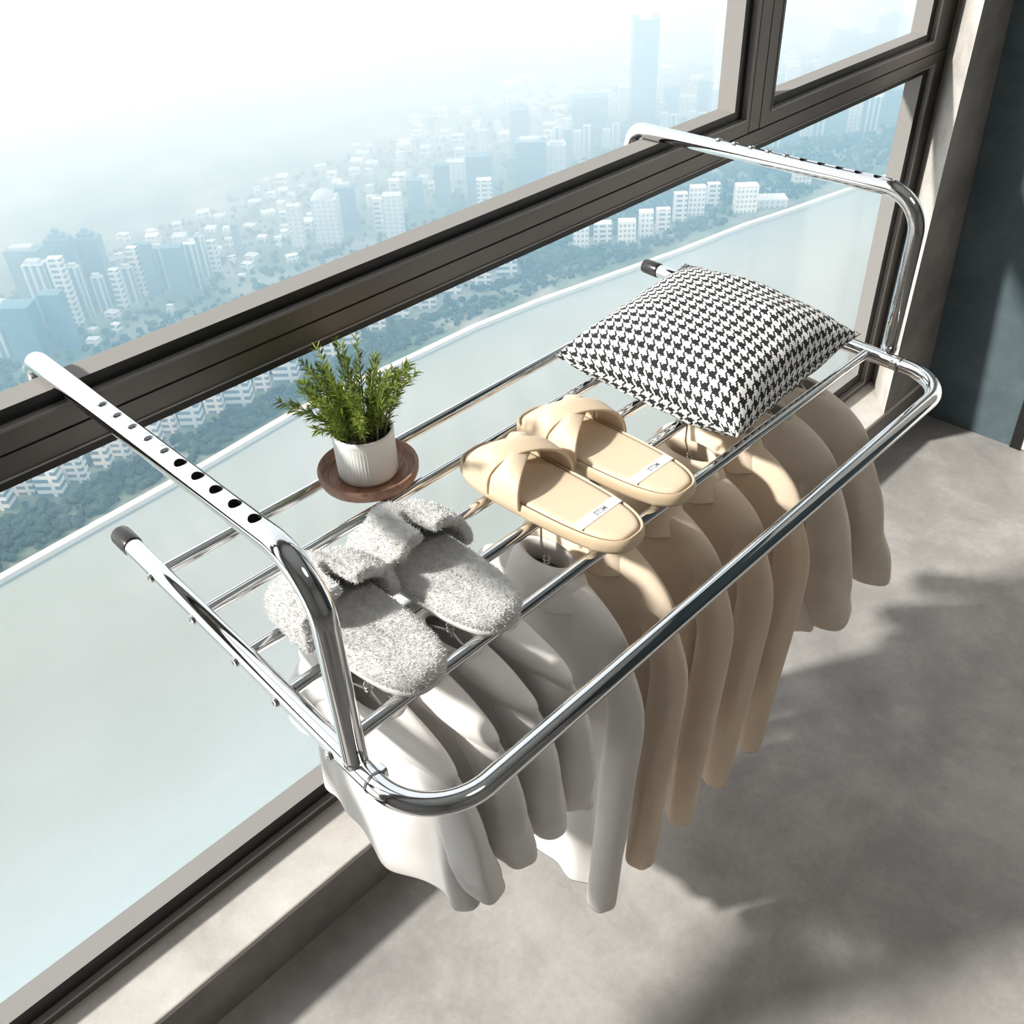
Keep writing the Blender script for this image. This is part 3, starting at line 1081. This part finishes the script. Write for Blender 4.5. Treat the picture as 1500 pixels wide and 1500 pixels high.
mesh_obj('river', [(-1500, 60, GZ - 3), (5000, 60, GZ - 3), (5000, 800, GZ - 3), (-1500, 800, GZ - 3)], [(0, 1, 2, 3)], m_water())
tag(bpy.data.objects['river'], kind='structure')

def m_land():
    t = NT('city_ground'); b = t.bsdf((.2, .25, .2), .95)
    co = t.obj_co()
    a = t.noise(.012, 6, .6, co)
    t.l(t.ramp(a, [(.35, (.055, .11, .075)), (.5, (.13, .18, .14)), (.65, (.30, .32, .30))]), b.inputs['Base Color'])
    return t.mat
FAR = 1750.0
v = []; f = []
for p in bank:
    v += [(p.x, p.y, GZ - 6), (p.x, p.y, GZ), (p.x, FAR, GZ)]
for i in range(len(bank) - 1):
    a = 3 * i; f += [(a, a + 3, a + 4, a + 1), (a + 1, a + 4, a + 5, a + 2)]
st(mesh_obj('ground_city', v, f, m_land()))
# pale promenade road along the water's edge
mb = MB()
for i in range(len(bank) - 1):
    p, q = bank[i], bank[i + 1]
    mb.add([(p.x, p.y - .5, GZ - 3), (q.x, q.y - .5, GZ - 3), (q.x, q.y - .5, GZ + .8), (p.x, p.y - .5, GZ + .8), (p.x, p.y + 5.5, GZ + .8), (q.x, q.y + 5.5, GZ + .8), (p.x, p.y + 5.5, GZ), (q.x, q.y + 5.5, GZ)],
           [(0, 1, 2, 3), (3, 2, 5, 4), (4, 5, 7, 6)])
tag(mb.obj('promenade_road', simple('pale_paving', (.72, .72, .70), .8)), kind='structure')

def bank_y(x):
    for i in range(len(bank) - 1):
        a, b = bank[i], bank[i + 1]
        if a.x <= x <= b.x:
            return a.y + (b.y - a.y) * (x - a.x) / (b.x - a.x)
    return bank[-1].y

# tree canopy: countless crowns
ico = bmesh.new(); bmesh.ops.create_icosphere(ico, subdivisions=1, radius=1)
ico_v = [v.co.copy() for v in ico.verts]; ico_f = [tuple(x.index for x in q.verts) for q in ico.faces]; ico.free()
def m_trees():
    t = NT('tree_canopy'); b = t.bsdf((.04, .1, .06), .95)
    co = t.obj_co()
    a = t.noise(.05, 6, .65, co)
    t.l(t.ramp(a, [(.35, (.008, .034, .034)), (.55, (.02, .062, .052)), (.72, (.065, .11, .075))]), b.inputs['Base Color'])
    t.bump(t.noise(.7, 4, .7, co), b, .8, 2.)
    return t.mat
TR = m_trees()
rt = random.Random(5)
def crowns(name, label, count, place):
    v = []; f = []
    for k in range(count):
        pos = place()
        if pos is None: continue
        x, y = pos
        r = rt.uniform(1.6, 4.2)
        o = len(v)
        sd = rt.uniform(0, 100)
        for c in ico_v:
            q = 1 + .28 * noise.noise(c * 1.6 + Vector((sd, 0, 0)))
            v.append((x + c.x * r * q, y + c.y * r * q, GZ + r * .75 + c.z * r * .85 * q))
        f += [tuple(i + o for i in t_) for t_ in ico_f]
    ob = mesh_obj(name, v, f, TR, None, True)
    tag(ob, label, 'trees', None, 'stuff')
# facades
def m_facade(name, wall, glass, wx, wz, fx, fz):
    t = NT(name); b = t.bsdf(wall, .75)
    tc = t.n('ShaderNodeTexCoord'); sp = t.n('ShaderNodeSeparateXYZ'); t.l(tc.outputs['Object'], sp.inputs[0])
    ge = t.n('ShaderNodeNewGeometry')
    hx = t.math('ADD', sp.outputs[0], sp.outputs[1])
    gx = t.math('LESS_THAN', t.math('FRACT', t.math('DIVIDE', hx, wx)), fx)
    gz = t.math('LESS_THAN', t.math('FRACT', t.math('DIVIDE', sp.outputs[2], wz)), fz)
    sn = t.n('ShaderNodeSeparateXYZ'); t.l(ge.outputs['Normal'], sn.inputs[0])
    side = t.math('LESS_THAN', t.math('ABSOLUTE', sn.outputs[2]), .5)
    m = t.math('MULTIPLY', t.math('MULTIPLY', gx, gz), side)
    t.l(t.mix(m, wall, glass), b.inputs['Base Color'])
    t.l(t.math('MULTIPLY_ADD', m, -.45, .75), b.inputs['Roughness'])
    return t.mat
FAC = {
    'white': m_facade('white_apartment_facade', (.74, .74, .74), (.17, .22, .28), 9, 5.4, .72, .5),
    'strip': m_facade('ribbon_window_facade', (.72, .74, .75), (.14, .22, .30), 30, 6.2, .9, .48),
    'grid': m_facade('grid_window_facade', (.80, .80, .79), (.30, .36, .42), 4.6, 5.6, .55, .5),
    'glass': m_facade('blue_glass_facade', (.15, .26, .33), (.10, .20, .28), 6, 4.5, .8, .8),
    'fin': m_facade('vertical_fin_facade', (.60, .65, .68), (.16, .26, .33), 7, 400, .6, .98),
    'pale': m_facade('pale_concrete_facade', (.62, .64, .65), (.34, .40, .44), 6, 5, .5, .5),
}
ROOF = simple('flat_roof_grey', (.55, .56, .57), .9)

FOOT = []
def building(l, r, vb, vt, fac, label, group=None, deep=.7, rot=None, crown=None, cat='building', name='city_building'):
    """l,r: left and right edge, vb/vt: foot and top as seen; stands on the city ground at the distance of its foot."""
    for _ in range(14):
        base = ground_at((l + r) / 2, vb, GZ)
        u, v_, w = px_of(base)
        wid = (r - l) * w / F_PX
        rad = math.hypot(wid, wid * deep) / 2
        if not any((x - base.x) ** 2 + (y - base.y) ** 2 < (r_ + rad) ** 2 for x, y, r_ in FOOT): break
        vb -= 3.0
    # height: solve so that the top projects at vt
    lo, hi = 1.0, 390.0
    for _ in range(40):
        mid = (lo + hi) / 2
        if px_of((base.x, base.y, GZ + mid))[1] > vt: lo = mid
        else: hi = mid
    h = (lo + hi) / 2
    if rot is None: rot = math.atan2(right.y, right.x)
    dp = wid * deep
    wb = wid / (1.0 + .0 * deep)
    root = mesh_box(name, wb, dp, h, FAC[fac])
    root.location = base
    FOOT.append((base.x, base.y, math.hypot(wb, dp) / 2))
    root.rotation_euler = (0, 0, rot)
    tag(root, label, cat, group)
    rr_ = random.Random(int(l * 7 + vb))
    if crown == 'slab':
        mb = MB(); mb.box((-wb * .35, -dp * .3, h), (wb * .3, dp * .3, h + max(3, h * .04))); mb.obj('roof_structure', ROOF, root)
    elif crown == 'step':
        mb = MB(); mb.box((-wb * .3, -dp * .3, h), (wb * .3, dp * .3, h * 1.06)); mb.box((-wb * .12, -dp * .12, h * 1.06), (wb * .12, dp * .12, h * 1.12)); mb.obj('roof_structure', FAC[fac], root)
    elif crown == 'dome':
        v, f = lathe([(wb * .42, h), (wb * .40, h + wb * .12), (wb * .3, h + wb * .24), (.01, h + wb * .3)], 24); mesh_obj('roof_structure', v, f, ROOF, root, True)
    elif crown == 'notch':
        mb = MB(); mb.box((-wb * .5, -dp * .5, h), (-wb * .30, dp * .5, h + wb * .35)); mb.box((wb * .30, -dp * .5, h), (wb * .5, dp * .5, h + wb * .35)); mb.box((-wb * .3, -dp * .1, h), (wb * .3, dp * .1, h + wb * .2)); mb.obj('roof_structure', FAC[fac], root)
    return root

def mesh_box(name, w, d, h, mat):
    mb = MB(); mb.box((-w / 2, -d / 2, -2), (w / 2, d / 2, h))
    return mb.obj(name, mat)

# landmarks of the skyline
building(921, 956, 200, 38, 'glass', 'tallest slender tower on the skyline, with a notched crown, left of the window mullion', None, .9, None, 'notch')
building(838, 888, 205, 140, 'glass', 'wide flat-topped dark office slab left of the tallest tower', None, .5, None, None)
building(757, 800, 270, 205, 'glass', 'bluish flat-topped office block above the transom, left of the row of slim towers', None, .6, None, 'slab')
building(744, 760, 275, 230, 'glass', 'narrow lower block against the left side of the bluish office block', None, .8)
building(802, 829, 262, 210, 'pale', 'pale square block between the bluish office block and the row of slim towers', None, .8, None, 'slab')
building(686, 723, 285, 226, 'glass', 'hazy bluish block far left of the tallest tower, with a white edge', None, .6)
building(700, 722, 305, 262, 'white', 'small white block at the foot of the hazy bluish block', None, .7)
building(467, 503, 352, 288, 'pale', 'round-topped pale tower in the haze left of centre', None, .8, None, 'dome')
building(500, 527, 345, 272, 'glass', 'hazy bluish tower just right of the round-topped pale tower', None, .7, None, 'slab')
building(567, 594, 345, 284, 'pale', 'pale twin-faced block right of the hazy bluish tower', None, .7)
building(552, 566, 340, 290, 'white', 'slim white tower beside the pale twin-faced block', None, .8)
building(347, 357, 372, 328, 'glass', 'thin lone tower in the haze above the left part of the transom', None, .9)
building(40, 88, 445, 364, 'glass', 'leftmost tall bluish block of the left skyline cluster', None, .5, None, 'slab')
building(102, 136, 450, 348, 'glass', 'middle tall bluish block of the left skyline cluster', None, .6, None, 'step')
building(138, 172, 450, 346, 'glass', 'right tall bluish block of the left skyline cluster', None, .6, None, 'step')
building(256, 284, 432, 360, 'glass', 'dark bluish slab at the right of the left skyline cluster', None, .6)
building(284, 302, 432, 356, 'fin', 'pale ribbed slab joined to the right of the dark bluish slab', None, .6)
for k, (l, r, vb, vt) in enumerate([(66, 96, 470, 385), (104, 124, 475, 377), (124, 140, 470, 390), (86, 116, 505, 428), (150, 166, 455, 405), (176, 190, 450, 394), (192, 208, 450, 391), (224, 240, 430, 356), (240, 255, 430, 362), (205, 220, 432, 362), (0, 22, 520, 452), (30, 74, 520, 445), (300, 312, 405, 345), (314, 326, 400, 352)]):
    building(l, r, vb, vt, ('fin', 'white', 'fin', 'glass')[k % 4], 'pale apartment tower in the hazy cluster at the left of the skyline', 'hazy towers at the left of the skyline', .7, None, ('slab', None)[k % 2])
for k in range(18):
    l = 812 + k * 14
    vt = 186 - k * 1.2 + (k * 37 % 11) - (8 if k > 9 else 0)
    building(l, l + 11, 232 - k * 3.2, vt, ('fin', 'glass', 'pale')[k % 3], 'slim hazy apartment tower in the dense row at the foot of the tallest tower', 'slim towers at the foot of the tallest tower', .8)
for k, (l, r, vb, vt) in enumerate([(905, 925, 175, 126), (970, 992, 175, 128), (994, 1018, 172, 140), (1020, 1040, 165, 118), (1040, 1060, 160, 130), (640, 662, 300, 240), (700, 716, 240, 190), (748, 776, 225, 158), (430, 450, 360, 300), (600, 622, 310, 262), (655, 682, 262, 235)]):
    building(l, r, vb, vt, ('pale', 'glass')[k % 2], 'pale tower nearly lost in the haze above the transom', 'faint towers in the haze', .7)
building(1213, 1246, 100, 40, 'glass', 'curved-top bluish tower seen through the upper right pane, left of three', None, .8, None, 'dome')
building(1250, 1278, 100, 48, 'glass', 'bluish tower seen through the upper right pane, middle of three', None, .8, None, 'slab')
building(1280, 1314, 90, 24, 'glass', 'stepped bluish tower seen through the upper right pane, right of three', None, .8, None, 'step')
building(1150, 1168, 125, 96, 'pale', 'low pale block at the foot of the three towers in the upper right pane', None, .8)
building(1170, 1188, 118, 94, 'glass', 'low bluish block at the foot of the three towers in the upper right pane', None, .8)
for k, (l, r, vb, vt) in enumerate([(1125, 1142, 215, 180), (1146, 1166, 210, 172), (1172, 1188, 200, 160), (1190, 1206, 200, 150), (1210, 1232, 198, 148), (1236, 1256, 195, 140), (1260, 1284, 190, 140), (1290, 1312, 180, 130), (1150, 1170, 190, 150)]):
    building(l, r, vb, vt, ('fin', 'glass', 'pale')[k % 3], 'hazy tower in the lower right pane below the transom', 'hazy towers in the lower right pane', .7)
# near waterfront blocks
building(1074, 1106, 308, 270, 'grid', 'white waterfront block with a grid of square windows, below the right hook arm', None, .6)
building(1106, 1150, 312, 288, 'pale', 'long low white hall beside the gridded waterfront block', None, .6)
building(1160, 1186, 268, 246, 'grid', 'small white block on the right bank behind the long low hall', None, .5)
for k, (l, r, vb, vt) in enumerate([(-20, 22, 742, 690), (24, 58, 735, 676), (62, 98, 722, 640), (100, 132, 706, 626), (142, 166, 682, 610), (168, 194, 668, 596), (206, 240, 648, 570), (242, 262, 632, 560), (268, 300, 622, 548), (304, 330, 602, 530), (334, 372, 590, 508), (376, 398, 570, 498), (404, 440, 556, 482), (470, 498, 520, 452), (504, 530, 505, 440), (540, 566, 480, 425), (572, 600, 462, 408), (606, 640, 448, 395), (648, 676, 428, 375), (690, 720, 412, 360), (728, 758, 400, 345)]):
    building(l, r, vb, vt, ('strip', 'white')[k % 2], 'white waterfront apartment block with ribbon windows behind the tree belt', 'white waterfront apartments below the transom', .55, None, ('slab', None)[k % 2])
for k, (l, r, vb, vt) in enumerate([(985, 1004, 322, 282), (1008, 1030, 314, 272), (960, 980, 335, 305), (935, 955, 345, 308), (1034, 1052, 300, 268), (905, 930, 352, 322), (870, 895, 352, 325), (840, 862, 360, 330)]):
    building(l, r, vb, vt, ('white', 'grid')[k % 2], 'white mid-rise block on the far bank above the cushion', 'white mid-rise blocks above the cushion', .6)
# low-rise fabric filling the far bank
rb = random.Random(11)
LOW = []
cnt = 0
tries = 0
while cnt < 210 and tries < 5000:
    tries += 1
    u = rb.uniform(-20, 1320)
    v0 = 500 - .405 * u                # the transom's centre line
    v_ = v0 + rb.uniform(-75, 62) if u < 1050 else v0 + rb.uniform(20, 135)
    if v_ < 60: continue
    p = ground_at(u, v_, GZ)
    if p.y < bank_y(p.x) + 85: continue
    if any((x - p.x) ** 2 + (y - p.y) ** 2 < (r + 11) ** 2 for x, y, r in FOOT): continue
    sz = rb.uniform(9, 20); ht = rb.uniform(5, 16) * (1.0 if v_ > v0 - 30 else .8)
    building(u - sz / 2, u + sz / 2, v_, v_ - ht, rb.choice(['white', 'grid', 'pale', 'strip', 'white']), 'small pale low-rise building among the hazy city blocks across the river', 'low-rise buildings across the river', rb.uniform(.5, 1.0), math.atan2(right.y, right.x) + rb.choice((0, 0, .5, -.35)))
    cnt += 1

def free(p, m):
    for x, y, r in FOOT:
        if (x - p.x) ** 2 + (y - p.y) ** 2 < (r + m) ** 2: return None
    return p.x, p.y
def pl_bank():
    u = rt.uniform(-60, 1330)
    # canopy belt directly behind the promenade, deeper towards the left
    b0 = None
    for i in range(len(bank_px) - 1):
        if bank_px[i][0] <= u <= bank_px[i + 1][0]:
            s = (u - bank_px[i][0]) / (bank_px[i + 1][0] - bank_px[i][0]); b0 = bank_px[i][1] + s * (bank_px[i + 1][1] - bank_px[i][1])
    dep = 150 if u < 300 else (95 if u < 560 else (70 if u < 760 else 85))
    if 600 < u < 760 and rt.random() < .55: return None
    p = ground_at(u, b0 - 14 - rt.random() ** .8 * dep, GZ)
    return free(p, 5)
crowns('tree_canopy', 'continuous belt of green trees along the far river bank', 6500, pl_bank)
def pl_city():
    u = rt.uniform(-40, 1340); v_ = 520 - .40 * u + rt.uniform(-90, 70)
    p = ground_at(u, max(v_, 40), GZ)
    if p.y < bank_y(p.x) + 60: return None
    return free(p, 5)
crowns('tree_canopy', 'scattered green street trees between the far city buildings', 2600, pl_city)

# haze over the far bank: a real volume
def haze_box(name, s0, s1, dens, col, label):
    t = NT(name + '_air')
    sct = t.n('ShaderNodeVolumeScatter'); sct.inputs['Color'].default_value = (*col, 1); sct.inputs['Density'].default_value = dens
    sct.inputs['Anisotropy'].default_value = .2
    t.l(sct.outputs[0], t.out.inputs['Volume'])
    n = Vector((.25, .968)); q = Vector((.968, -.25))
    poly = [n * s0 - q * 2500, n * s0 + q * 6000, n * s1 + q * 6000, n * s1 - q * 2500]
    mb = MB(); mb.prism([(p.x, p.y) for p in poly], GZ - 20, 120); o = mb.obj(name, t.mat)
    tag(o, label, 'haze', None, 'stuff')
haze_box('haze', 450, 850, .0014, (.42, .73, 1.0), 'thin blue haze over the river bank and its trees')
haze_box('haze', 850.5, 3000, .0029, (.91, .945, .965), 'thick pale mist swallowing the far skyline')

# ------------------------------------------------------------------ light
FILL_LAMP = Vector((.55, -.95, CE))  # added lamp, out of view: fill light for the shaded garments
lamp = tag(empty('added_fill_lamp', FILL_LAMP), 'added fill lamp, a round white fitting out of view over the middle of the room', 'fill lamp')
v, f = lathe([(.0001, 0), (.36, 0), (.36, -.05), (.345, -.055), (.34, -.045), (.0001, -.045)], 64)
mesh_obj('fill_lamp_housing', v, f, simple('fill_lamp_enamel', (.8, .8, .8), .5), lamp, True)
lt = NT('fill_lamp_glow'); em = lt.n('ShaderNodeEmission'); em.inputs[0].default_value = (1, .93, .85, 1); em.inputs[1].default_value = 6.5
lt.l(em.outputs[0], lt.out.inputs['Surface'])
v, f = lathe([(.0001, -.064), (.15, -.063), (.28, -.058), (.338, -.046)], 64)
mesh_obj('fill_lamp_diffuser', v, [tuple(reversed(q)) for q in f], lt.mat, lamp, True)
sun_d = bpy.data.lights.new('sun', 'SUN')
sun_d.energy = 5.0; sun_d.angle = math.radians(3.5); sun_d.color = (1.0, .955, .89)
sun = bpy.data.objects.new('sun', sun_d); COL.objects.link(sun)
ld = Vector((1.2, -.71, -1.0)).normalized()
sun.rotation_euler = ld.to_track_quat('-Z', 'Y').to_euler()

w = bpy.data.worlds.new('overcast_sky'); sc.world = w; w.use_nodes = True
nt = w.node_tree; nt.nodes.clear()
wo = nt.nodes.new('ShaderNodeOutputWorld'); bg = nt.nodes.new('ShaderNodeBackground')
tc = nt.nodes.new('ShaderNodeTexCoord')
dt = nt.nodes.new('ShaderNodeVectorMath'); dt.operation = 'DOT_PRODUCT'; dt.inputs[1].default_value = (-.55, .83, 0)
nt.links.new(tc.outputs['Generated'], dt.inputs[0])
rp = nt.nodes.new('ShaderNodeValToRGB')
rp.color_ramp.elements[0].position = .0; rp.color_ramp.elements[0].color = (.74, .80, .86, 1)
rp.color_ramp.elements[1].position = .75; rp.color_ramp.elements[1].color = (1.0, 1.0, 1.0, 1)
nt.links.new(dt.outputs['Value'], rp.inputs[0]); nt.links.new(rp.outputs[0], bg.inputs[0])
bg.inputs[1].default_value = .97
nt.links.new(bg.outputs[0], wo.inputs[0])

sc.view_settings.view_transform = 'Standard'
sc.view_settings.look = 'None'
sc.view_settings.exposure = 0.6
sc.view_settings.gamma = 1.0
sc.view_settings.use_curve_mapping = False
cy = sc.cycles
cy.use_denoising = True
cy.max_bounces = 8; cy.diffuse_bounces = 4; cy.glossy_bounces = 5; cy.transparent_max_bounces = 12; cy.volume_bounces = 6
cy.sample_clamp_indirect = 6.0
